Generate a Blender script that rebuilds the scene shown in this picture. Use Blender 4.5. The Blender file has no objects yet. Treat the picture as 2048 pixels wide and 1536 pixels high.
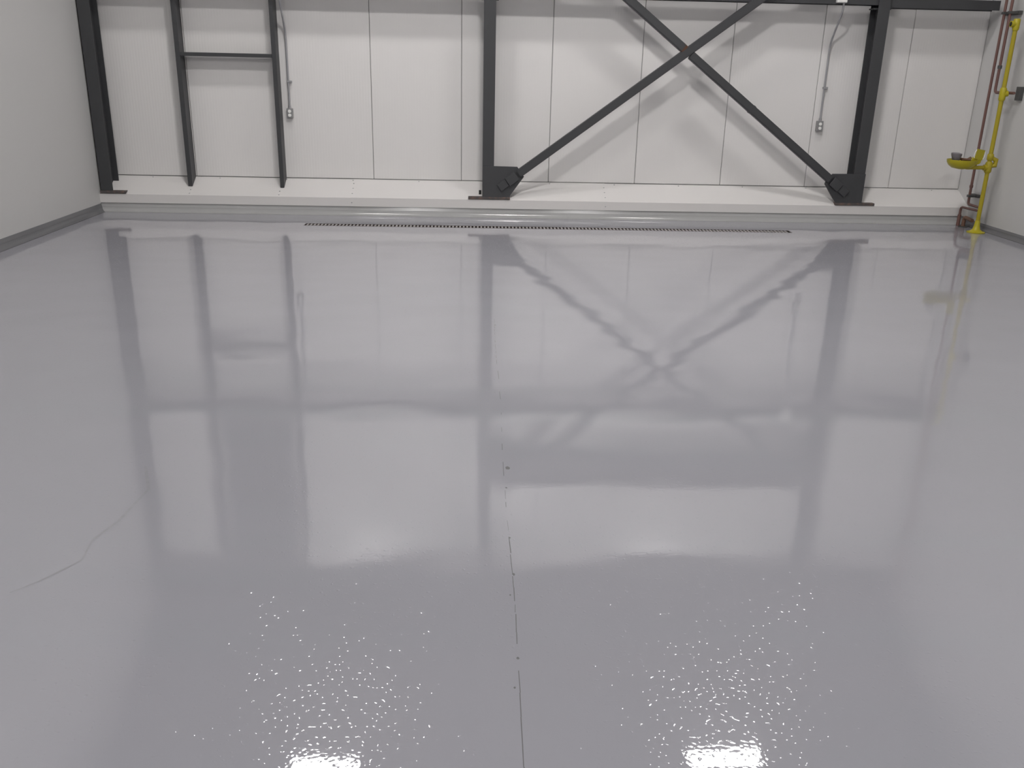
import bpy, bmesh, math, random
from mathutils import Vector, Matrix

random.seed(7)
scene = bpy.context.scene
COL = scene.collection

# ------------------------------------------------------------------ camera
F_PX, PITCH, ROLL, YAW, EYE = 1771.77, .3408, .0226, .0446, 1.6859


def cam_ray(a, b):
    c, s = math.cos(ROLL), math.sin(ROLL)
    a, b = c * a + s * b, -s * a + c * b
    x, d, u = a, 1.0, -b
    c, s = math.cos(PITCH), math.sin(PITCH)
    y, z = c * d + s * u, -s * d + c * u
    c, s = math.cos(YAW), math.sin(YAW)
    return Vector((c * x + s * y, -s * x + c * y, z))


fwd = cam_ray(0, 0)
right = (cam_ray(1, 0) - fwd).normalized()
up = (fwd - cam_ray(0, 1)).normalized()
cam_data = bpy.data.cameras.new('camera')
cam_data.sensor_width = 36
cam_data.lens = 36 * F_PX / 2048
cam_data.clip_start = .05
cam = bpy.data.objects.new('camera', cam_data)
m = Matrix((right, up, -fwd)).transposed().to_4x4()
m.translation = (0, 0, EYE)
cam.matrix_world = m
COL.objects.link(cam)
scene.camera = cam

# ------------------------------------------------------------------ world, exposure
world = bpy.data.worlds.new('world')
world.use_nodes = True
world.node_tree.nodes['Background'].inputs[0].default_value = (.02, .02, .022, 1)
world.node_tree.nodes['Background'].inputs[1].default_value = 1
scene.world = world
vs = scene.view_settings
vs.view_transform = 'Standard'
vs.look = 'None'
vs.gamma = 1
vs.use_curve_mapping = False
vs.exposure = 1.5
LAMP_POWER = 60.0          # radiance of the high-bay diffusers
LAMP_TINT = (1.0, .975, .965, 1)


# ------------------------------------------------------------------ materials
def mat(name, color, rough=.5, metal=0.0, var=0.0, vscale=6.0, bump=0.0, bscale=40.0, spec=.5,
        rust=None, emit=0.0):
    mt = bpy.data.materials.new(name)
    mt.use_nodes = True
    nt = mt.node_tree
    bs = nt.nodes['Principled BSDF']
    bs.inputs['Base Color'].default_value = (*color, 1)
    bs.inputs['Roughness'].default_value = rough
    bs.inputs['Metallic'].default_value = metal
    bs.inputs['Specular IOR Level'].default_value = spec
    tc = nt.nodes.new('ShaderNodeTexCoord')
    last = None
    if var > 0:
        n = nt.nodes.new('ShaderNodeTexNoise')
        n.inputs['Scale'].default_value = vscale
        n.inputs['Detail'].default_value = 4
        nt.links.new(tc.outputs['Object'], n.inputs['Vector'])
        mx = nt.nodes.new('ShaderNodeMix')
        mx.data_type = 'RGBA'
        mx.inputs[6].default_value = (*[c * (1 - var) for c in color], 1)
        mx.inputs[7].default_value = (*[min(1, c * (1 + var)) for c in color], 1)
        nt.links.new(n.outputs['Fac'], mx.inputs[0])
        last = mx.outputs[2]
    if rust:
        n = nt.nodes.new('ShaderNodeTexNoise')
        n.inputs['Scale'].default_value = 14
        n.inputs['Detail'].default_value = 6
        nt.links.new(tc.outputs['Object'], n.inputs['Vector'])
        r = nt.nodes.new('ShaderNodeValToRGB')
        r.color_ramp.elements[0].position = .48
        r.color_ramp.elements[1].position = .62
        nt.links.new(n.outputs['Fac'], r.inputs[0])
        mx = nt.nodes.new('ShaderNodeMix')
        mx.data_type = 'RGBA'
        if last:
            nt.links.new(last, mx.inputs[6])
        else:
            mx.inputs[6].default_value = (*color, 1)
        mx.inputs[7].default_value = (*rust, 1)
        nt.links.new(r.outputs[0], mx.inputs[0])
        last = mx.outputs[2]
    if last:
        nt.links.new(last, bs.inputs['Base Color'])
    if bump > 0:
        n = nt.nodes.new('ShaderNodeTexNoise')
        n.inputs['Scale'].default_value = bscale
        n.inputs['Detail'].default_value = 3
        nt.links.new(tc.outputs['Object'], n.inputs['Vector'])
        b = nt.nodes.new('ShaderNodeBump')
        b.inputs['Distance'].default_value = bump
        nt.links.new(n.outputs['Fac'], b.inputs['Height'])
        nt.links.new(b.outputs[0], bs.inputs['Normal'])
    if emit > 0:
        bs.inputs['Emission Color'].default_value = LAMP_TINT
        bs.inputs['Emission Strength'].default_value = emit
    return mt


def panel_mat():
    """white pre-painted metal wall panel, finely ribbed, semi gloss"""
    mt = mat('white_panel_paint', (.73, .715, .70), rough=.30, var=.012, vscale=1.3, spec=.5)
    nt = mt.node_tree
    bs = nt.nodes['Principled BSDF']
    tc = nt.nodes.new('ShaderNodeTexCoord')
    w = nt.nodes.new('ShaderNodeTexWave')
    w.wave_type = 'BANDS'
    w.bands_direction = 'X'
    w.inputs['Scale'].default_value = 9.5
    nt.links.new(tc.outputs['Object'], w.inputs['Vector'])
    b = nt.nodes.new('ShaderNodeBump')
    b.inputs['Distance'].default_value = .0004
    nt.links.new(w.outputs['Fac'], b.inputs['Height'])
    nt.links.new(b.outputs[0], bs.inputs['Normal'])
    return mt


def floor_mat():
    """grey self-levelled epoxy: glossy, slightly wavy, sparse tiny nibs"""
    mt = bpy.data.materials.new('grey_epoxy')
    mt.use_nodes = True
    nt = mt.node_tree
    L = nt.links.new
    bs = nt.nodes['Principled BSDF']
    bs.inputs['Roughness'].default_value = .02
    bs.inputs['IOR'].default_value = 1.92
    tc = nt.nodes.new('ShaderNodeTexCoord')
    # colour, very slight roller variation
    n = nt.nodes.new('ShaderNodeTexNoise')
    n.inputs['Scale'].default_value = .9
    n.inputs['Detail'].default_value = 5
    L(tc.outputs['Object'], n.inputs['Vector'])
    mx = nt.nodes.new('ShaderNodeMix')
    mx.data_type = 'RGBA'
    mx.inputs[6].default_value = (.312, .310, .338, 1)
    mx.inputs[7].default_value = (.336, .333, .362, 1)
    L(n.outputs['Fac'], mx.inputs[0])
    L(mx.outputs[2], bs.inputs['Base Color'])

    def noise(scale, detail, rough=.5):
        q = nt.nodes.new('ShaderNodeTexNoise')
        q.inputs['Scale'].default_value = scale
        q.inputs['Detail'].default_value = detail
        q.inputs['Roughness'].default_value = rough
        L(tc.outputs['Object'], q.inputs['Vector'])
        return q.outputs['Fac']

    def math_(op, a, b):
        q = nt.nodes.new('ShaderNodeMath')
        q.operation = op
        for i, v in enumerate((a, b)):
            if isinstance(v, (int, float)):
                q.inputs[i].default_value = v
            else:
                L(v, q.inputs[i])
        return q.outputs[0]

    # heights in metres
    slow = math_('MULTIPLY', noise(.7, 0), .0016)
    mp = nt.nodes.new('ShaderNodeMapping')
    mp.inputs['Scale'].default_value = (2.3, 3.0, 1)
    L(tc.outputs['Object'], mp.inputs['Vector'])
    wn = nt.nodes.new('ShaderNodeTexNoise')
    wn.inputs['Scale'].default_value = 1.0
    wn.inputs['Detail'].default_value = 0
    L(mp.outputs[0], wn.inputs['Vector'])
    wave = math_('MULTIPLY', wn.outputs['Fac'], .0026)
    fine = math_('ADD', math_('MULTIPLY', noise(85, 0), .00009), math_('MULTIPLY', noise(7, 0), .00020))
    nib = noise(75, 0)
    mr = nt.nodes.new('ShaderNodeMapRange')
    mr.interpolation_type = 'SMOOTHSTEP'
    mr.inputs['From Min'].default_value = .67
    mr.inputs['From Max'].default_value = .90
    mr.inputs['To Max'].default_value = .00042
    L(nib, mr.inputs['Value'])
    h = math_('ADD', math_('ADD', slow, wave), math_('ADD', fine, mr.outputs[0]))
    b = nt.nodes.new('ShaderNodeBump')
    b.inputs['Distance'].default_value = 1.0
    L(h, b.inputs['Height'])
    L(b.outputs[0], bs.inputs['Normal'])
    return mt


M = {
    'panel': panel_mat(),
    'floor': floor_mat(),
    'backing': mat('panel_joint_shadow', (.22, .22, .22), .8),
    'flashing': mat('white_flashing', (.66, .642, .628), .42, var=.015, vscale=2),
    'side_wall': mat('side_wall_paint_dimmed', (.53, .525, .515), .38, var=.01, vscale=.8),  # wall colour lowered to carry the light falloff and vignetting at the sides
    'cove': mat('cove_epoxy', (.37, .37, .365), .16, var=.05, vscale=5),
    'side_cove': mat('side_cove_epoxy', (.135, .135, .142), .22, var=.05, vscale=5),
    'roof': mat('dark_roof_deck', (.10, .10, .105), .6, var=.1, vscale=3),
    'steel': mat('charcoal_steel_paint', (.046, .047, .050), .48, var=.10, vscale=5, bump=.0006, bscale=60),
    'steel_rusty': mat('charcoal_steel_with_rust', (.075, .066, .064), .6, var=.15, rust=(.15, .10, .08)),
    'rust': mat('rusty_weld', (.10, .045, .025), .8, var=.4, vscale=60),
    'grate': mat('drain_grate_steel', (.36, .34, .33), .4, var=.15, vscale=20),
    'slot': mat('drain_dark', (.035, .024, .022), .9, var=.3, vscale=20),
    'yellow': mat('yellow_coated_pipe', (.37, .30, .012), .4, var=.08, vscale=9),
    'yellow2': mat('yellow_plastic', (.42, .36, .012), .35, var=.05, vscale=9),
    'copper': mat('dull_copper', (.17, .088, .075), .45, metal=.15, var=.15, vscale=12),
    'iron': mat('brown_iron_pipe', (.16, .085, .055), .6, var=.2, vscale=15),
    'strut': mat('galvanised_strut', (.09, .09, .088), .5, metal=.3, var=.1, vscale=20),
    'galv': mat('galvanised_conduit', (.40, .40, .415), .35, metal=.55, var=.08, vscale=20),
    'box_grey': mat('outlet_box_grey', (.25, .25, .25), .45, var=.05, vscale=20),
    'white': mat('white_plastic', (.82, .82, .79), .4, var=.02, vscale=20),
    'grey': mat('grey_spray_cap', (.17, .155, .165), .5, var=.1, vscale=20),
    'black': mat('black_hole', (.008, .008, .008), .9, var=.2),
    'joint': mat('open_joint_line', (.13, .127, .13), .8, var=.3, vscale=40),
    'scuff': mat('trowel_scuff', (.292, .290, .308), .06, var=.1, vscale=30),
    'louver': mat('grey_louver', (.20, .20, .21), .5, var=.05),
    'lamp_body': mat('lamp_housing', (.7, .7, .7), .4, var=.02),
    'lamp': mat('lamp_diffuser', (.9, .9, .9), .4, emit=LAMP_POWER * 1.35),
    'lamp_dim': mat('lamp_diffuser_dim', (.9, .9, .9), .4, emit=LAMP_POWER * .50),
    'lamp_far': mat('lamp_diffuser_far', (.9, .9, .9), .4, emit=LAMP_POWER * 1.7),
}


# ------------------------------------------------------------------ mesh helpers
class MB:
    def __init__(self):
        self.bm = bmesh.new()

    def box(self, x0, x1, y0, y1, z0, z1, bev=0.0):
        vs_ = [self.bm.verts.new(p) for p in ((x0, y0, z0), (x1, y0, z0), (x1, y1, z0), (x0, y1, z0),
                                              (x0, y0, z1), (x1, y0, z1), (x1, y1, z1), (x0, y1, z1))]
        fs = [self.bm.faces.new([vs_[i] for i in q]) for q in
              ((0, 3, 2, 1), (4, 5, 6, 7), (0, 1, 5, 4), (1, 2, 6, 5), (2, 3, 7, 6), (3, 0, 4, 7))]
        if bev > 0:
            es = list({e for f in fs for e in f.edges})
            bmesh.ops.bevel(self.bm, geom=es, offset=bev, segments=1, affect='EDGES')
        return self

    def prism(self, pts, vec):
        """closed polygon (3-D points) extruded by vec"""
        v = Vector(vec)
        a = [self.bm.verts.new(Vector(p)) for p in pts]
        b = [self.bm.verts.new(Vector(p) + v) for p in pts]
        n = len(pts)
        self.bm.faces.new(a[::-1])
        self.bm.faces.new(b)
        for i in range(n):
            j = (i + 1) % n
            self.bm.faces.new((a[i], a[j], b[j], b[i]))
        return self

    def obox(self, c, ax, ay, az):
        """box from its centre and three half-axis vectors"""
        c, ax, ay, az = map(Vector, (c, ax, ay, az))
        p = [c - ax - ay - az, c + ax - ay - az, c + ax + ay - az, c - ax + ay - az]
        return self.prism(p, az * 2)

    def tube(self, pts, r, seg=12, cap=True):
        pts = [Vector(p) for p in pts]
        rings = []
        n = len(pts)
        rr = r if isinstance(r, (list, tuple)) else [r] * n
        prev_u = None
        for i, p in enumerate(pts):
            t = (pts[min(i + 1, n - 1)] - pts[max(i - 1, 0)]).normalized()
            if i in (0, n - 1):
                k = 1.0
            else:
                d0 = (pts[i] - pts[i - 1]).normalized()
                k = 1 / max(.5, d0.dot(t))
            u = prev_u if prev_u is not None else (Vector((0, 0, 1)) if abs(t.z) < .9 else Vector((1, 0, 0)))
            u = (u - t * u.dot(t)).normalized()
            prev_u = u
            w = t.cross(u)
            rings.append([self.bm.verts.new(p + (u * math.cos(2 * math.pi * j / seg) +
                                                 w * math.sin(2 * math.pi * j / seg)) * rr[i])
                          for j in range(seg)])
        for a, b in zip(rings, rings[1:]):
            for j in range(seg):
                k = (j + 1) % seg
                f = self.bm.faces.new((a[j], a[k], b[k], b[j]))
                f.smooth = True
        if cap:
            self.bm.faces.new(rings[0][::-1])
            self.bm.faces.new(rings[-1])
        return self

    def lathe(self, c, prof, seg=24, axis='Z'):
        """profile of (radius, height); closed at both ends when the radius is 0"""
        c = Vector(c)
        rings = []
        for r, h in prof:
            ring = []
            for j in range(seg):
                a = 2 * math.pi * j / seg
                x, y = r * math.cos(a), r * math.sin(a)
                q = Vector((x, y, h)) if axis == 'Z' else (Vector((h, x, y)) if axis == 'X' else Vector((y, h, x)))
                ring.append(self.bm.verts.new(c + q))
            rings.append(ring)
        for a, b in zip(rings, rings[1:]):
            for j in range(seg):
                k = (j + 1) % seg
                f = self.bm.faces.new((a[j], a[k], b[k], b[j]))
                f.smooth = True
        self.bm.faces.new(rings[0][::-1])
        self.bm.faces.new(rings[-1])
        return self

    def build(self, name, material, parent=None, origin=(0, 0, 0)):
        bmesh.ops.remove_doubles(self.bm, verts=self.bm.verts, dist=1e-6)
        bmesh.ops.recalc_face_normals(self.bm, faces=self.bm.faces)
        for e in self.bm.edges:
            if len(e.link_faces) == 2 and e.calc_face_angle(0) > .75:
                e.smooth = False
        me = bpy.data.meshes.new(name)
        o_ = Vector(origin)
        if parent is not None:
            o_ = world_loc(parent) + Vector((0, 0, 0)) if origin == (0, 0, 0) else o_
        for v in self.bm.verts:
            v.co -= o_
        self.bm.to_mesh(me)
        self.bm.free()
        me.materials.append(material)
        o = bpy.data.objects.new(name, me)
        COL.objects.link(o)
        if parent is not None:
            o.parent = parent
            o.location = o_ - world_loc(parent)
        else:
            o.location = o_
        return o


def world_loc(o):
    v = Vector(o.location)
    while o.parent:
        o = o.parent
        v += Vector(o.location)
    return v


def thing(name, label, cat, loc, group=None):
    o = bpy.data.objects.new(name, None)
    o.empty_display_size = .1
    COL.objects.link(o)
    o.location = loc
    tag(o, label, cat, group)
    return o


def tag(o, label, cat, group=None):
    o['label'] = label
    o['category'] = cat
    if group:
        o['group'] = group
    return o


def struct(name, loc=(0, 0, 0), label=None, cat=None):
    o = bpy.data.objects.new(name, None)
    COL.objects.link(o)
    o.location = loc
    o['kind'] = 'structure'
    if label:
        o['label'] = label
        o['category'] = cat
    return o


def st(o, label, cat):
    o['kind'] = 'structure'
    o['label'] = label
    o['category'] = cat
    return o


# ------------------------------------------------------------------ dimensions
WALL = 11.0915             # inner face of the far wall
XL, XR = -4.44, 6.05       # inner faces of the side walls
YB = -8.0                  # wall behind the camera
EAVE, RIDGE, YR = 5.35, 7.6, 6.1
CURB_Y = 10.77             # front of the base flashing
COVE_Y = 10.785
COL_Y0, COL_Y1 = 10.785, 11.005
DRX0, DRX1, DRY0, DRY1 = -1.92, 3.61, 9.985, 10.125


def flash_z(y):
    return .205 + (.385 - .205) * (y - CURB_Y) / (WALL - CURB_Y)


# ------------------------------------------------------------------ floor with a cut-out for the drain
b = MB()
xs = [XL - .05, DRX0, DRX1, XR + .05]
ys = [YB - .05, DRY0, DRY1, WALL + .05]
for i in range(3):
    for j in range(3):
        if i == 1 and j == 1:
            continue
        b.bm.faces.new([b.bm.verts.new(p) for p in ((xs[i], ys[j], 0), (xs[i + 1], ys[j], 0),
                                                    (xs[i + 1], ys[j + 1], 0), (xs[i], ys[j + 1], 0))])
# drain channel walls and bed belong to the slab
bed = -.12
for q in (((DRX0, DRY0, 0), (DRX1, DRY0, 0), (DRX1, DRY0, bed), (DRX0, DRY0, bed)),
          ((DRX0, DRY1, 0), (DRX0, DRY1, bed), (DRX1, DRY1, bed), (DRX1, DRY1, 0)),
          ((DRX0, DRY0, 0), (DRX0, DRY0, bed), (DRX0, DRY1, bed), (DRX0, DRY1, 0)),
          ((DRX1, DRY0, 0), (DRX1, DRY1, 0), (DRX1, DRY1, bed), (DRX1, DRY0, bed)),
          ((DRX0, DRY0, bed), (DRX1, DRY0, bed), (DRX1, DRY1, bed), (DRX0, DRY1, bed))):
    b.bm.faces.new([b.bm.verts.new(p) for p in q])
floor = st(b.build('floor', M['floor']), 'glossy grey epoxy floor reflecting the far wall', 'floor')
for p in floor.data.polygons:
    if p.normal.z < 0:
        p.flip()

# the joint that runs towards the camera: broken dark line with chips
b = MB()
y = 1.35
while y < 6.1:
    ln = random.uniform(.03, .16)
    gap = random.choice([0, 0, .01, .02, .05]) if y < 2.9 else random.uniform(.02, .16)
    if 2.02 < y < 2.10 or 3.9 < y < 4.6:
        gap += .12
    w = random.uniform(.0008, .0017) if y < 3 else random.uniform(.0006, .0013)
    x0 = .1354 + .004 * math.sin(y * 3.1) + random.uniform(-.0015, .0015)
    x1 = .1354 + .004 * math.sin((y + ln) * 3.1) + random.uniform(-.0015, .0015)
    b.bm.faces.new([b.bm.verts.new(p) for p in ((x0 - w, y, .0006), (x0 + w, y, .0006),
                                                (x1 + w, y + ln, .0006), (x1 - w, y + ln, .0006))])
    y += ln + gap
for (cx, cy, r) in ((.138, 2.255, .0055), (.143, 2.73, .006), (.150, 3.62, .013), (.1385, 3.42, .005),
                    (.126, 2.60, .004), (.122, 2.12, .004), (.140, 5.98, .008), (.139, 2.99, .004)):
    b.bm.faces.new([b.bm.verts.new((cx + r * random.uniform(.6, 1.1) * math.cos(t * math.pi / 4),
                                    cy + r * random.uniform(.8, 1.6) * math.sin(t * math.pi / 4), .0007))
                    for t in range(8)])
jo = b.build('joint_line', M['joint'], floor)
jo['label'] = 'thin broken dark joint line with chips'
jo['kind'] = 'stuff'

# faint trowel scuff on the left
b = MB()
pts = [(-1.55, 2.62), (-1.48, 2.70), (-1.40, 2.83), (-1.42, 2.98), (-1.38, 3.12), (-1.36, 3.40), (-1.45, 3.62)]
for (p, q) in zip(pts, pts[1:]):
    w = random.uniform(.003, .007)
    d = (Vector((*q, 0)) - Vector((*p, 0))).normalized()
    nrm = Vector((-d.y, d.x, 0)) * w
    b.bm.faces.new([b.bm.verts.new(v) for v in (Vector((*p, .0005)) - nrm, Vector((*q, .0005)) - nrm,
                                                Vector((*q, .0005)) + nrm, Vector((*p, .0005)) + nrm)])
sc = b.build('scuff', M['scuff'], floor)

# ------------------------------------------------------------------ far wall: panels over a backing
wall = struct('wall_back', (0, WALL, 0), 'white ribbed metal panel wall at the far end', 'wall')
b = MB()
b.box(XL - .2, XR + .2, WALL + .014, WALL + .2, -.15, EAVE + .3)
b.build('backing', M['backing'], wall)
edges = [XL - .011]
for i in range(-3, 7):
    x = -1.2499 + 1.067 * i
    if x > XL + .05:
        edges.append(x)
edges.append(XR)
for x0, x1 in zip(edges, edges[1:]):
    b = MB()
    g = .0032
    b.box(x0 + g, x1 - g, WALL, WALL + .03, .3945, EAVE + .1, bev=.004)
    b.build('panel', M['panel'], wall, origin=(x0, WALL, 0))

# ------------------------------------------------------------------ side walls, wall behind, roof
def side_profile(x, th):
    return [(x, YB - .1, -.15), (x, WALL + .2, -.15), (x, WALL + .2, EAVE + .02), (x, WALL, EAVE + .02),
            (x, YR, RIDGE), (x, YB - .1, RIDGE)]


b = MB()
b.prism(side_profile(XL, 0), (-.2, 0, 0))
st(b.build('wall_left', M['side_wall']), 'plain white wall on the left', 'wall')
b = MB()
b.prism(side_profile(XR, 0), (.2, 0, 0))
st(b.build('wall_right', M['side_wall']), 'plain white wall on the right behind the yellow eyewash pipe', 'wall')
b = MB()
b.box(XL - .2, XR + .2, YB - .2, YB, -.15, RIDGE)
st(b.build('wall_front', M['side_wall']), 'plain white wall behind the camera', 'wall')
b = MB()
b.prism([(XL - .2, WALL + .2, EAVE - .05), (XL - .2, YR, RIDGE), (XL - .2, YB - .2, RIDGE),
         (XL - .2, YB - .2, RIDGE + .15), (XL - .2, YR, RIDGE + .15), (XL - .2, WALL + .2, EAVE + .12)],
        (XR - XL + .4, 0, 0))
st(b.build('ceiling', M['roof']), 'dark sloping metal roof deck', 'ceiling')


# ------------------------------------------------------------------ coves
def cove(name, p0, p1, inward, h, r, label):
    """concave quarter-round strip from p0 to p1, its wall face pushed towards 'inward'"""
    b = MB()
    inn = Vector(inward)
    prof = [(0, h)]
    for k in range(0, 9):
        a = math.pi / 2 * k / 8
        prof.append((.012 + r - r * math.cos(a), max(.0, r - r * math.sin(a))))
    rows = []
    for d, z in prof + [(0, 0)]:
        rows.append([Vector(p) + inn * d + Vector((0, 0, z + (.001 if z == 0 else 0))) for p in (p0, p1)])
    n = len(rows)
    va = [b.bm.verts.new(r_[0]) for r_ in rows]
    vb = [b.bm.verts.new(r_[1]) for r_ in rows]
    for i in range(n):
        j = (i + 1) % n
        f = b.bm.faces.new((va[i], va[j], vb[j], vb[i]))
        f.smooth = 1 < i < n - 2
    b.bm.faces.new(va[::-1])
    b.bm.faces.new(vb)
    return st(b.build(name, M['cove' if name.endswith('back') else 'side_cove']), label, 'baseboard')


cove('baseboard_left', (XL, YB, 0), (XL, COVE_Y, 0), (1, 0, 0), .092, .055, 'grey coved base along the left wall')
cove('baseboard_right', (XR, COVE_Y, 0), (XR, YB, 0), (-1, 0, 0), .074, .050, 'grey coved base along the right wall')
cove('baseboard_back', (XL, COVE_Y, 0), (XR, COVE_Y, 0), (0, -1, 0), .106, .06,
     'grey coved base under the white sill flashing')

# ------------------------------------------------------------------ base flashing along the far wall
trim = struct('trim_1', (0, CURB_Y, .1), 'white sloped metal sill flashing along the foot of the far wall', 'trim')
laps = [XL, -1.50, 1.55, 4.60, XR]
for k, (x0, x1) in enumerate(zip(laps, laps[1:])):
    dz = .0018 * (k % 2)
    y0 = CURB_Y - .0018 * (k % 2)
    b = MB()
    x1e = x1 + (.03 if k < 3 else 0)
    b.prism([(x0, y0, .104), (x0, y0, .205 + dz), (x0, WALL - .003, .383 + dz), (x0, WALL + .012, .386 + dz),
             (x0, WALL + .012, .36), (x0, COVE_Y + .02, .17), (x0, COVE_Y + .02, .104)],
            (x1e - x0, 0, 0))
    b.build('flashing_panel', M['flashing'], trim, origin=(x0, CURB_Y, .1))
screw_mesh = None
spots = []
for x in (-1.485, 1.565):
    for f in (.22, .5, .76):
        yy = CURB_Y + f * (WALL - CURB_Y)
        spots.append((x, yy, flash_z(yy) + .003))
    spots.append((x, CURB_Y - .003, .15))
x = -3.9
while x < 5.8:
    spots.append((x, WALL - .022, .376))
    x += .80
for x, yy in ((-3.40, 10.86), (-2.35, 10.86), (-3.40, 10.80), (-2.35, 10.80)):
    spots.append((x, yy, flash_z(yy) + .003))
for p in spots:
    if screw_mesh is None:
        b = MB()
        b.lathe((0, 0, 0), [(.004, -.005), (.009, -.003), (.008, .001), (.003, .004)], seg=8)
        o = b.build('screw', M['galv'], trim)
        for v in o.data.vertices:
            v.co += world_loc(trim)
        screw_mesh = o.data
    else:
        o = bpy.data.objects.new('screw', screw_mesh)
        COL.objects.link(o)
        o.parent = trim
    o.location = Vector(p) - world_loc(trim)

# ------------------------------------------------------------------ steel columns
CW = .135


def column(x0, label, plate, gusset=None, upper=None, mirror=False):
    xc = x0 + CW / 2
    t = thing('steel_column', label, 'column', (xc, (COL_Y0 + COL_Y1) / 2, .24), 'steel columns on the far wall')
    fl, wb = .011, .0045
    b = MB()
    y0, y1 = COL_Y0, COL_Y1
    pts = [(x0, y0), (x0 + CW, y0), (x0 + CW, y0 + fl), (xc + wb, y0 + fl), (xc + wb, y1 - fl), (x0 + CW, y1 - fl),
           (x0 + CW, y1), (x0, y1), (x0, y1 - fl), (xc - wb, y1 - fl), (xc - wb, y0 + fl), (x0, y0 + fl)]
    b.prism([(x, yy, .24) for x, yy in pts], (0, 0, 5.1))
    b.build('shaft', M['steel'], t)
    b = MB()
    b.box(plate[0], plate[1], CURB_Y - .012, COL_Y1 - .03, .214, .242, bev=.002)
    p = b.build('base_plate', M['steel_rusty'], t)
    p['label'] = 'base plate with brown rust showing along its edge'
    if gusset:
        b = MB()
        b.prism([(x, COL_Y0 - .018, z) for x, z in gusset], (0, .017, 0))
        b.build('gusset_plate', M['steel'], t)
    if upper:
        b = MB()
        b.prism([(x, COL_Y0 - .018, z) for x, z in upper], (0, .017, 0))
        b.build('gusset_plate', M['steel'], t)
    # clip angles that carry the girts
    for s in ((1,) if x0 < -4 else (-1, 1)):
        b = MB()
        xa, xb = sorted((xc + s * .008, xc + s * .10))
        b.box(xa, xb, 10.835, 10.97, 2.425, 2.440)
        b.box(*sorted((xc + s * .0047, xc + s * .016)), 10.835, 10.97, 2.36, 2.440)
        b.build('clip_angle', M['steel'], t)
    return t


XC1, XC2, XC3 = -4.4193, .0735, 4.566
column(XC1, 'dark steel column in the corner against the left wall', (-4.425, -4.13))
column(XC2, 'dark steel column in the middle with gusset plate facing right', (-.095, .405),
       [(XC2 - .001, .240), (XC2 - .001, .605), (.486, .600), (.568, .487), (.405, .262), (.405, .240)],
       [(XC2, 3.15), (.50, 3.15), (.56, 3.62), (XC2, 3.62)])
column(XC3, 'dark steel column on the right with gusset plate facing left', (4.375, 4.862),
       [(XC3 + CW + .001, .240), (XC3 + CW + .001, .588), (4.295, .585), (4.222, .497), (4.214, .462), (4.376, .240)],
       [(XC3 + CW, 3.05), (4.25, 3.15), (4.20, 3.62), (XC3 + CW, 3.62)])

# ------------------------------------------------------------------ girts (channel laid flat)
webs = [XC1 + CW / 2, XC2 + CW / 2, XC3 + CW / 2]
spans = [(webs[0] + .012, webs[1] - .012, .028, 'dark horizontal girt between the left and middle columns'),
         (webs[1] + .012, webs[2] - .012, .028, 'dark horizontal girt behind the crossed braces at the top'),
         (webs[2] + .012, XR - .055, .003, 'dark horizontal girt from right column to right wall')]
for x0, x1, up_, lab in spans:
    b = MB()
    y0, y1, z0, z1, t_ = 10.822, 10.985, 2.442 + up_, 2.548 + up_, .007
    b.prism([(x0, y, z) for y, z in ((y0, z0), (y0, z1), (y0 + t_, z1), (y0 + t_, z0 + .06), (y1 - t_, z0 + .06),
                                     (y1 - t_, z1), (y1, z1), (y1, z0), (y1 - t_, z0), (y1 - t_, z0 + .053),
                                     (y0 + t_, z0 + .053), (y0 + t_, z0))], (x1 - x0, 0, 0))
    o = b.build('steel_girt', M['steel'], origin=((x0 + x1) / 2, (y0 + y1) / 2, z0))
    tag(o, lab, 'beam', 'steel girts on the far wall')

# horizontal strut at the head of the braced bay and eave beams (seen in the floor reflection)
b = MB()
b.box(webs[1] + .012, webs[2] - .012, 10.825, 10.98, 3.22, 3.24)
b.box(webs[1] + .012, webs[2] - .012, 10.885, 10.895, 3.24, 3.56)
b.box(webs[1] + .012, webs[2] - .012, 10.825, 10.98, 3.56, 3.58)
tag(b.build('steel_strut', M['steel'], origin=(2.4, 10.9, 3.22)), 'deep dark strut above the crossed braces', 'beam')
for x0, x1, lab in ((webs[0] + .012, webs[1] - .012, 'dark eave beam over the left bay'),
                    (webs[1] + .012, webs[2] - .012, 'dark eave beam over the braced bay'),
                    (webs[2] + .012, XR - .003, 'dark eave beam over the right bay')):
    b = MB()
    b.box(x0, x1, 10.82, 10.98, 5.02, 5.035)
    b.box(x0, x1, 10.895, 10.905, 5.035, 5.205)
    b.box(x0, x1, 10.82, 10.98, 5.205, 5.22)
    tag(b.build('steel_eave_beam', M['steel'], origin=((x0 + x1) / 2, 10.9, 5.02)), lab, 'beam',
        'eave beams on the far wall')

# ------------------------------------------------------------------ posts and cross rail in the left bay
def post(x0, w, label, za=None, zb=2.467):
    y0, y1 = 10.915, WALL - .0015
    b = MB()
    z0, z1 = (flash_z(y0) + .003, flash_z(y1) + .003) if za is None else (za, za)
    sec = [(x0, y0), (x0 + w, y0), (x0 + w, y1), (x0, y1)]
    lo = [b.bm.verts.new((x, y, z0 if y == y0 else z1)) for x, y in sec]
    hi = [b.bm.verts.new((x, y, zb)) for x, y in sec]
    b.bm.faces.new(lo[::-1])
    b.bm.faces.new(hi)
    for i in range(4):
        j = (i + 1) % 4
        b.bm.faces.new((lo[i], lo[j], hi[j], hi[i]))
    bmesh.ops.bevel(b.bm, geom=list(b.bm.edges), offset=.003, segments=1, affect='EDGES')
    o = b.build('steel_post', M['steel'], origin=(x0 + w / 2, y0, z0))
    return tag(o, label, 'post', 'slim steel posts in the left bay')


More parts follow.
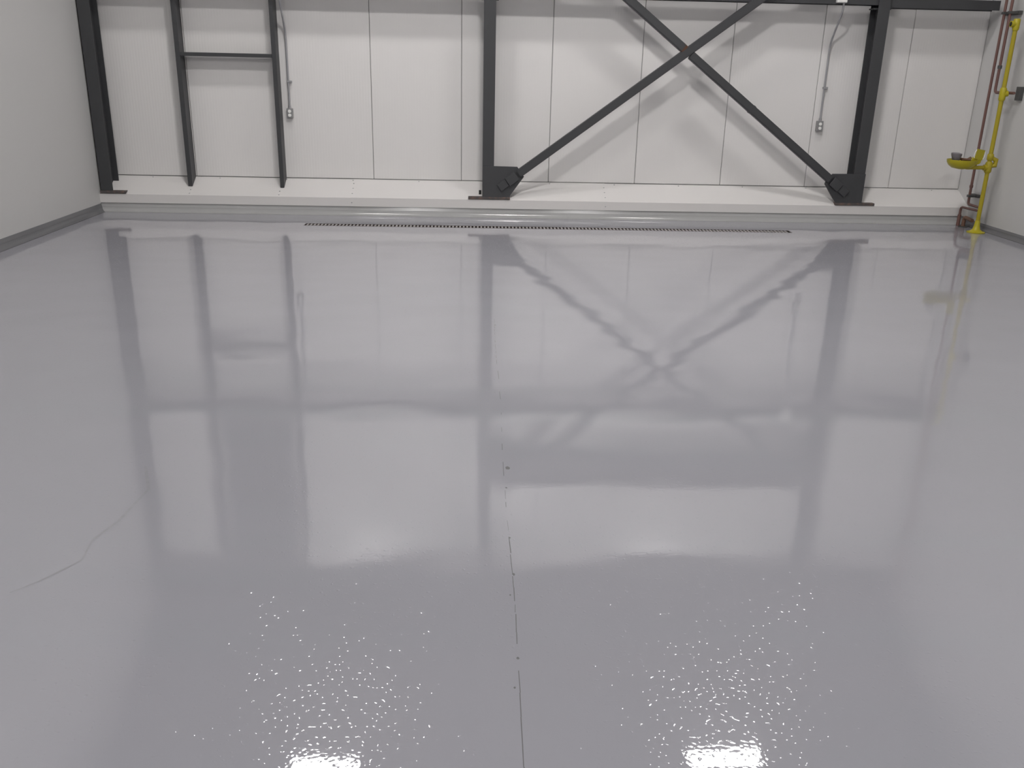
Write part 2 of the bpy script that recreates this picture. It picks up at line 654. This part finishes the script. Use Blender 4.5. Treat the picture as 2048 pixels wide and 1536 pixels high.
post(-3.442, .052, 'slim dark steel post, left one of the two joined by a crossbar')
post(-2.352, .048, 'slim dark steel post beside the left conduit and outlet')
post(-3.442, .052, 'slim dark post left of the louver, above the girt', 2.579, 5.01)
post(-2.352, .048, 'slim dark post right of the louver, above the girt', 2.579, 5.01)
b = MB()
b.box(-3.390, -2.352, 10.920, 11.066, 1.757, 1.797, bev=.003)
tag(b.build('steel_crossbar', M['steel'], origin=(-2.87, 11.0, 1.755)), 'short dark crossbar between the two slim posts',
    'bar')

# louver above, between the posts (seen in the floor reflection)
lv = thing('wall_louver', 'grey ventilation louver high between the slim posts', 'louver', (-2.87, 11.06, 2.75))
b = MB()
for x0, x1 in ((-3.30, -3.26), (-2.48, -2.44)):
    b.box(x0, x1, 11.0, 11.088, 2.74, 5.0)
b.box(-3.26, -2.48, 11.0, 11.088, 2.74, 2.78)
b.box(-3.26, -2.48, 11.0, 11.088, 4.96, 5.0)
b.build('louver_frame', M['louver'], lv)
b = MB()
b.box(-3.26, -2.48, 11.075, 11.088, 2.78, 4.96)
b.build('louver_back', M['louver'], lv)
z = 2.80
slat = None
while z < 4.92:
    if slat is None:
        b = MB()
        b.prism([(-3.259, 11.01, z), (-3.259, 11.07, z + .07), (-3.259, 11.073, z + .066), (-3.259, 11.013, z - .004)],
                (.778, 0, 0))
        slat = b.build('slat', M['louver'], lv)
        zs = z
    else:
        o = bpy.data.objects.new('slat', slat.data)
        COL.objects.link(o)
        o.parent = lv
        o.location = slat.location + Vector((0, 0, z - zs))
    z += .085

# ------------------------------------------------------------------ diagonal braces
BY = COL_Y0 - .010         # centre plane (straddles the gussets)


def brace(p, q, label, name='diagonal_brace', y=BY, cut=None, splice=None, ends=(True, False)):
    p, q = Vector((p[0], y, p[1])), Vector((q[0], y, q[1]))
    d = (q - p).normalized()
    n = Vector((-d.z, 0, d.x))
    t = thing(name, label, 'brace', p, 'diagonal braces in the right bay')
    hw = .0455
    segs = [(p, q)] if cut is None else [(p, p + d * cut[0]), (p + d * cut[1], q)]
    for a, c in segs:
        b = MB()
        b.obox((a + c) / 2, d * ((c - a).length / 2), n * hw, Vector((0, hw, 0)))
        bmesh.ops.bevel(b.bm, geom=list(b.bm.edges), offset=.007, segments=2, affect='EDGES')
        b.build('tube', M['steel'], t)
    # tongue: two stepped plates that bolt the tube to the gusset
    for (s, L_, w_, yy, th) in ((-.095, .135, .056, -.026, .018), (-.225, .115, .048, -.018, .012)):
        b = MB()
        c = p + d * (s)
        b.obox(c + Vector((0, yy, 0)), d * (L_ / 2), n * w_, Vector((0, th, 0)))
        bmesh.ops.bevel(b.bm, geom=list(b.bm.edges), offset=.003, segments=1, affect='EDGES')
        b.build('connection_plate', M['steel'], t)
    if splice:
        b = MB()
        c = p + d * splice
        b.obox(c, d * .014, n * (hw + .003), Vector((0, hw + .003, 0)))
        b.build('splice_band', M['steel'], t)
    if cut:
        for s in (cut[0], cut[1]):
            pass
        b = MB()
        c = p + d * (cut[1] + .005)
        b.obox(c, d * .028, n * (hw - .002), Vector((0, hw - .004, 0)))
        w = b.build('weld', M['rust'], t)
        w['label'] = 'rusty brown weld beside the crossing'
    return t


def line_pt(p, q, x):
    return (x, p[1] + (q[1] - p[1]) * (x - p[0]) / (q[0] - p[0]))


A0, A1 = (.534, .543), (3.136, 2.455)
B0, B1 = (4.247, .536), (2.332, 1.979)
lenA = 0
brace(line_pt(A0, A1, .50), line_pt(A0, A1, 4.30), 'dark brace rising from middle column up to the right, in front')
pB = line_pt(B0, B1, 4.27)
dB = math.hypot(B1[0] - B0[0], B1[1] - B0[1])
# crossing point on B
mA = (A1[1] - A0[1]) / (A1[0] - A0[0])
mB = (B1[1] - B0[1]) / (B1[0] - B0[0])
xc_ = (B0[1] - mB * B0[0] - A0[1] + mA * A0[0]) / (mA - mB)
sB = math.hypot(pB[0] - xc_, pB[1] - line_pt(B0, B1, xc_)[1])
brace(pB, line_pt(B0, B1, .38), 'dark brace rising from right column up to the left, rusty at the crossing',
      cut=(sB - .052, sB + .060), splice=sB - 1.02)

# ------------------------------------------------------------------ outlets with conduit
def outlet(xc, z0, z1, w, label, cond, strap_z):
    t = thing('wall_outlet', label, 'outlet', (xc, WALL - .03, z0), 'outlets on the far wall')
    b = MB()
    b.box(xc - w / 2, xc + w / 2, WALL - .055, WALL - .001, z0, z1, bev=.004)
    b.build('outlet_box', M['box_grey'], t)
    h = (z1 - z0)
    for k in (0, 1):
        zc = z0 + h * (.30 + .40 * k)
        b = MB()
        b.lathe((xc, WALL - .062, zc), [(.010, 0), (.019, .001), (.019, .009)], seg=14, axis='Y')
        b.build('receptacle', M['white'], t)
    b = MB()
    b.tube(cond, .0115, 10)
    b.build('conduit', M['galv'], t)
    b = MB()
    b.tube([(cond[0][0], cond[0][1], z1 - .002), (cond[0][0], cond[0][1], z1 + .03)], .017, 10)
    b.build('connector', M['galv'], t)
    b = MB()
    b.box(cond[0][0] - .014, cond[0][0] + .040, WALL - .046, WALL - .001, strap_z - .011, strap_z + .011, bev=.003)
    b.build('strap', M['galv'], t)
    return t


def smooth_path(pts, r=.06, n=5):
    out = [Vector(pts[0])]
    for i in range(1, len(pts) - 1):
        a, c, e = Vector(pts[i - 1]), Vector(pts[i]), Vector(pts[i + 1])
        rr = min(r, (a - c).length * .45, (e - c).length * .45)
        p, q = c + (a - c).normalized() * rr, c + (e - c).normalized() * rr
        for k in range(n + 1):
            s = k / n
            out.append(p * (1 - s) ** 2 + c * 2 * s * (1 - s) + q * s * s)
    out.append(Vector(pts[-1]))
    return out


x1 = -2.212
outlet(x1, 1.09, 1.20, .068, 'grey outlet box with conduit beside the slim post',
       smooth_path([(x1, WALL - .03, 1.19), (x1, WALL - .03, 2.07), (x1, 10.806, 2.40), (x1, 10.806, 2.9)], .12), 1.50)
x2 = 4.165
outlet(x2, 1.06, 1.18, .075, 'grey outlet box with conduit near the right column',
       smooth_path([(x2, WALL - .03, 1.17), (x2, WALL - .03, 2.06), (x2, 10.806, 2.40), (x2, 10.806, 2.487)], .12),
       1.56)
jb = thing('junction_box', 'small pale junction box on the girt above the right conduit', 'box', (4.135, 10.79, 2.48))
b = MB()
b.box(4.075, 4.190, 10.765, 10.820, 2.482, 2.60, bev=.005)
b.build('box_body', M['white'], jb)
b = MB()
b.box(4.080, 4.185, 10.760, 10.766, 2.487, 2.595, bev=.002)
b.build('box_cover', M['white'], jb)

# small dark hole in the flashing left of the middle column
hz = flash_z(10.895)
hole = thing('flashing_opening', 'small black slot in the sill flashing left of the middle column', 'hole',
             (.045, 10.895, hz))
b = MB()
sl = Vector((0, WALL - CURB_Y, .18)).normalized()
nn = Vector((0, -sl.z, sl.y))
b.obox(Vector((.046, 10.895, hz + .003)), (.014, 0, 0), sl * .040, nn * .004)
b.build('slot', M['black'], hole)

# ------------------------------------------------------------------ trench drain
dr = thing('trench_drain', 'long narrow slotted trench drain in the floor before the far wall', 'drain',
           ((DRX0 + DRX1) / 2, (DRY0 + DRY1) / 2, 0))
b = MB()
b.box(DRX0, DRX1, DRY0, DRY0 + .012, -.03, .001)
b.box(DRX0, DRX1, DRY1 - .012, DRY1, -.03, .001)
b.box(DRX0, DRX0 + .012, DRY0 + .012, DRY1 - .012, -.03, .001)
b.box(DRX1 - .012, DRX1, DRY0 + .012, DRY1 - .012, -.03, .001)
b.build('drain_frame', M['slot'], dr)
b = MB()
b.box(DRX0 + .004, DRX1 - .004, DRY0 + .004, DRY1 - .004, -.118, -.03)
b.build('drain_channel', M['slot'], dr)
pitch = .0398
x = DRX0 + .03
bar = None
while x < DRX1 - .025:
    if bar is None:
        b = MB()
        b.box(x - .010, x + .010, DRY0 + .012, DRY1 - .012, -.028, -.001)
        bar = b.build('grate_bar', M['grate'], dr)
        xb = x
    else:
        o = bpy.data.objects.new('grate_bar', bar.data)
        COL.objects.link(o)
        o.parent = dr
        o.location = bar.location + Vector((x - xb, 0, 0))
    x += pitch

# ------------------------------------------------------------------ emergency eyewash on its yellow pipe
PX, PY = 5.862, 10.19
ew = thing('eyewash_station', 'yellow emergency eyewash with bowl on a standpipe in the right corner', 'eyewash',
           (PX, PY, 0))
b = MB()
b.tube([(PX, PY, .05), (PX, PY, 2.25)], .0235, 16)
b.build('standpipe', M['yellow'], ew)
b = MB()
b.lathe((PX, PY, 0), [(.098, .001), (.100, .010), (.070, .018), (.042, .040), (.032, .085), (.028, .13), (.026, .14)],
        seg=28)
b.build('floor_flange', M['yellow2'], ew)
b = MB()
b.tube([(PX, PY, 2.205), (PX, PY, 2.225), (PX, PY, 2.315), (PX, PY, 2.325)], [.029, .036, .036, .030], 16)
b.tube([(PX, PY, 2.27), (PX - .062, PY, 2.27)], [.031, .033], 16)
b.build('top_tee', M['yellow2'], ew)
b = MB()
b.tube([(PX - .0622, PY, 2.27), (PX - .0640, PY, 2.27)], .024, 14)
b.build('tee_opening', M['black'], ew)
b = MB()
b.tube([(PX, PY, 1.475), (PX, PY, 1.49), (PX, PY, 1.60), (PX, PY, 1.615)], [.029, .036, .036, .029], 16)
b.tube([(PX, PY, 1.545), (PX + .05, PY - .012, 1.555)], [.033, .033], 16)
b.build('supply_tee', M['yellow2'], ew)
b = MB()
b.tube([(PX, PY, .685), (PX, PY, .70), (PX, PY, .795), (PX, PY, .81)], [.030, .039, .039, .030], 16)
b.tube([(PX, PY, .745), (PX - .055, PY, .745)], [.034, .034], 16)
b.build('bowl_tee', M['yellow'], ew)
b = MB()
b.tube([(PX, PY, .825), (PX, PY, .84), (PX, PY, .89), (PX, PY, .90)], [.028, .036, .036, .028], 16)
b.tube([(PX + .005, PY, .76), (PX + .065, PY - .01, .77), (PX + .068, PY - .01, .83), (PX + .01, PY, .86)],
       [.024, .028, .028, .022], 12)
b.build('valve', M['yellow'], ew)
b = MB()
b.tube([(PX - .04, PY, .745), (5.60, PY, .742)], .0215, 14)
b.build('bowl_arm', M['yellow'], ew)
BX = 5.540
b = MB()
b.lathe((BX, PY, .735), [(.03, -.012), (.098, .002), (.136, .030), (.156, .064), (.162, .092), (.157, .094),
                         (.145, .066), (.112, .036), (.06, .014), (.01, .008)], seg=36)
b.build('bowl', M['yellow2'], ew)
b = MB()
b.tube([(BX, PY, .74), (BX, PY, .83)], .016, 12)
b.tube(smooth_path([(BX + .05, PY - .085, .835), (BX - .04, PY - .085, .84)], .02), .014, 10)
b.tube([(BX, PY - .09, .835), (BX, PY + .09, .835)], .014, 10)
b.tube([(BX + .065, PY - .06, .858), (BX - .03, PY - .06, .80)], .014, 10)
b.build('spray_yoke', M['iron'], ew)
for s in (-1, 1):
    b = MB()
    b.lathe((BX - .075 + .012 * s, PY + s * .045, .805), [(.018, 0), (.030, .02), (.046, .070), (.048, .090), (.040, .095)], seg=18)
    b.build('spray_head', M['grey'], ew)
b = MB()
b.prism([(5.60, PY - .05, .800), (5.66, PY - .05, .765), (5.735, PY - .05, .790), (5.745, PY - .05, .850),
         (5.655, PY - .05, .860)], (0, .07, 0))
bmesh.ops.bevel(b.bm, geom=list(b.bm.edges), offset=.008, segments=2, affect='EDGES')
b.build('plate_bracket', M['yellow2'], ew)
# push plate with pale rim
b = MB()
pc = Vector((5.700, PY - .06, .893))
ax, az = Vector((.058, .018, -.010)), Vector((.008, .0, .055))
b.obox(pc, ax, Vector((.001, .0045, 0)), az)
bmesh.ops.bevel(b.bm, geom=list(b.bm.edges), offset=.002, segments=1, affect='EDGES')
pp = b.build('push_plate', M['yellow2'], ew)
for s in (-1, 1):
    b = MB()
    c = pc + ax * (s * 1.02)
    b.tube([c + az * .8 + ax * .0, c + ax * (s * .20) + az * .3, c + ax * (s * .24) - az * .3, c - az * .85], .0045, 8)
    o = b.build('plate_rim', M['white'], ew)
    o['label'] = 'pale curved rim of the push plate'
b = MB()
b.tube([pc - az * .9, (pc.x - .02, PY - .03, .80)], .010, 8)
b.build('plate_stem', M['yellow'], ew)

# ------------------------------------------------------------------ copper pipes in the right corner
cpX = 5.93
cA = thing('copper_pipe', 'long copper pipe nearest the room corner running down behind the eyewash bowl', 'pipe',
           (cpX, 10.59, .26), 'copper pipes in the right corner')
b = MB()
b.tube(smooth_path([(cpX, 10.59, 5.2), (cpX, 10.59, .275), (cpX, 10.31, .272)], .045), .0155, 12)
b.build('pipe_run', M['copper'], cA)
b = MB()
b.tube([(cpX, 10.59, .47), (cpX, 10.59, .50)], .021, 12)
b.build('coupling', M['copper'], cA)
cB = thing('copper_pipe', 'shorter copper pipe turning horizontally into the yellow standpipe', 'pipe',
           (cpX, 10.47, 1.56), 'copper pipes in the right corner')
b = MB()
b.tube(smooth_path([(cpX, 10.465, 5.2), (cpX, 10.475, 1.558), (cpX, 10.085, 1.560)], .045), .0155, 12)
b.build('pipe_run', M['copper'], cB)
b = MB()
b.tube([(cpX, 10.473, 1.815), (cpX, 10.473, 1.85)], .024, 12)
o = b.build('coupling', M['strut'], cB)
o['label'] = 'dark coupling on the copper pipe'
cD = thing('copper_pipe', 'low copper pipe rising from the floor and bending behind the yellow pipe', 'pipe',
           (5.905, 10.70, 0), 'copper pipes in the right corner')
b = MB()
b.tube(smooth_path([(5.905, 10.685, .10), (5.905, 10.685, .228), (5.905, 10.30, .238)], .045), .0145, 12)
b.build('pipe_run', M['copper'], cD)
b = MB()
b.tube([(5.905, 10.685, .002), (5.905, 10.685, .135)], .021, 12)
b.build('pipe_sleeve', M['copper'], cD)
ir = thing('iron_pipe', 'short brown iron elbow pipe at the floor left of the yellow flange', 'pipe',
           (5.925, 10.61, 0))
b = MB()
b.tube(smooth_path([(5.925, 10.60, .002), (5.925, 10.60, .120), (5.915, 10.40, .105)], .04), .022, 12)
b.build('pipe_elbow', M['iron'], ir)
b = MB()
b.lathe((5.925, 10.60, 0), [(.055, .001), (.055, .006), (.03, .010)], seg=18)
b.build('floor_collar', M['strut'], ir)


def strut(name, y0, y1, z, h, label, clamps):
    t = thing(name, label, 'bracket', (XR - .03, (y0 + y1) / 2, z), 'strut brackets on the right wall')
    b = MB()
    b.box(XR - .048, XR - .001, min(y0, y1), max(y0, y1), z - h / 2, z + h / 2, bev=.003)
    b.build('strut_channel', M['strut'], t)
    for cy in clamps:
        b = MB()
        b.box(cpX - .024, XR - .046, cy - .023, cy + .023, z - .014, z + .014, bev=.003)
        b.build('pipe_clamp', M['strut'], t)
    return t


strut('strut_bracket', 10.74, 10.43, 2.405, .04, 'dark strut bracket clamping both copper pipes near the top',
      (10.59, 10.467))
strut('strut_bracket', 10.70, 10.545, .372, .035, 'dark strut bracket holding the copper pipe near the floor',
      (10.59,))
strut('strut_bracket', 10.185, 10.105, 1.555, .145, 'dark upright strut bracket at the end of the copper branch', ())

# ------------------------------------------------------------------ high-bay lamps (staggered layout)
LZ = 6.28
for lx, ly, key, lab in ((-1.74, 8.58, 'lamp_dim', 'dimmer high-bay lamp near the far wall, left'),
                         (3.16, 8.72, 'lamp_dim', 'dimmer high-bay lamp near the far wall, right'),
                         (.70, 5.65, 'lamp', 'bright high-bay lamp in the middle of the room'),
                         (-1.74, -3.8, 'lamp_far', 'high-bay lamp behind the camera, left'),
                         (3.14, -3.8, 'lamp_far', 'high-bay lamp behind the camera, right')):
    t = thing('high_bay_lamp', lab, 'lamp', (lx, ly, LZ), 'high-bay lamps')
    b = MB()
    b.box(lx - .42, lx + .42, ly - .22, ly + .22, LZ + .012, LZ + .07, bev=.01)
    b.build('housing', M['lamp_body'], t)
    b = MB()
    b.box(lx - .40, lx + .40, ly - .20, ly + .20, LZ, LZ + .012)
    b.build('diffuser', M[key], t)
    b = MB()
    roof = EAVE + (RIDGE - EAVE) * min(1, (WALL - ly) / (WALL - YR))
    for s in (-1, 1):
        b.tube([(lx + s * .25, ly, LZ + .06), (lx + s * .25, ly, roof - .01)], .004, 6)
    b.build('hanger', M['strut'], t)
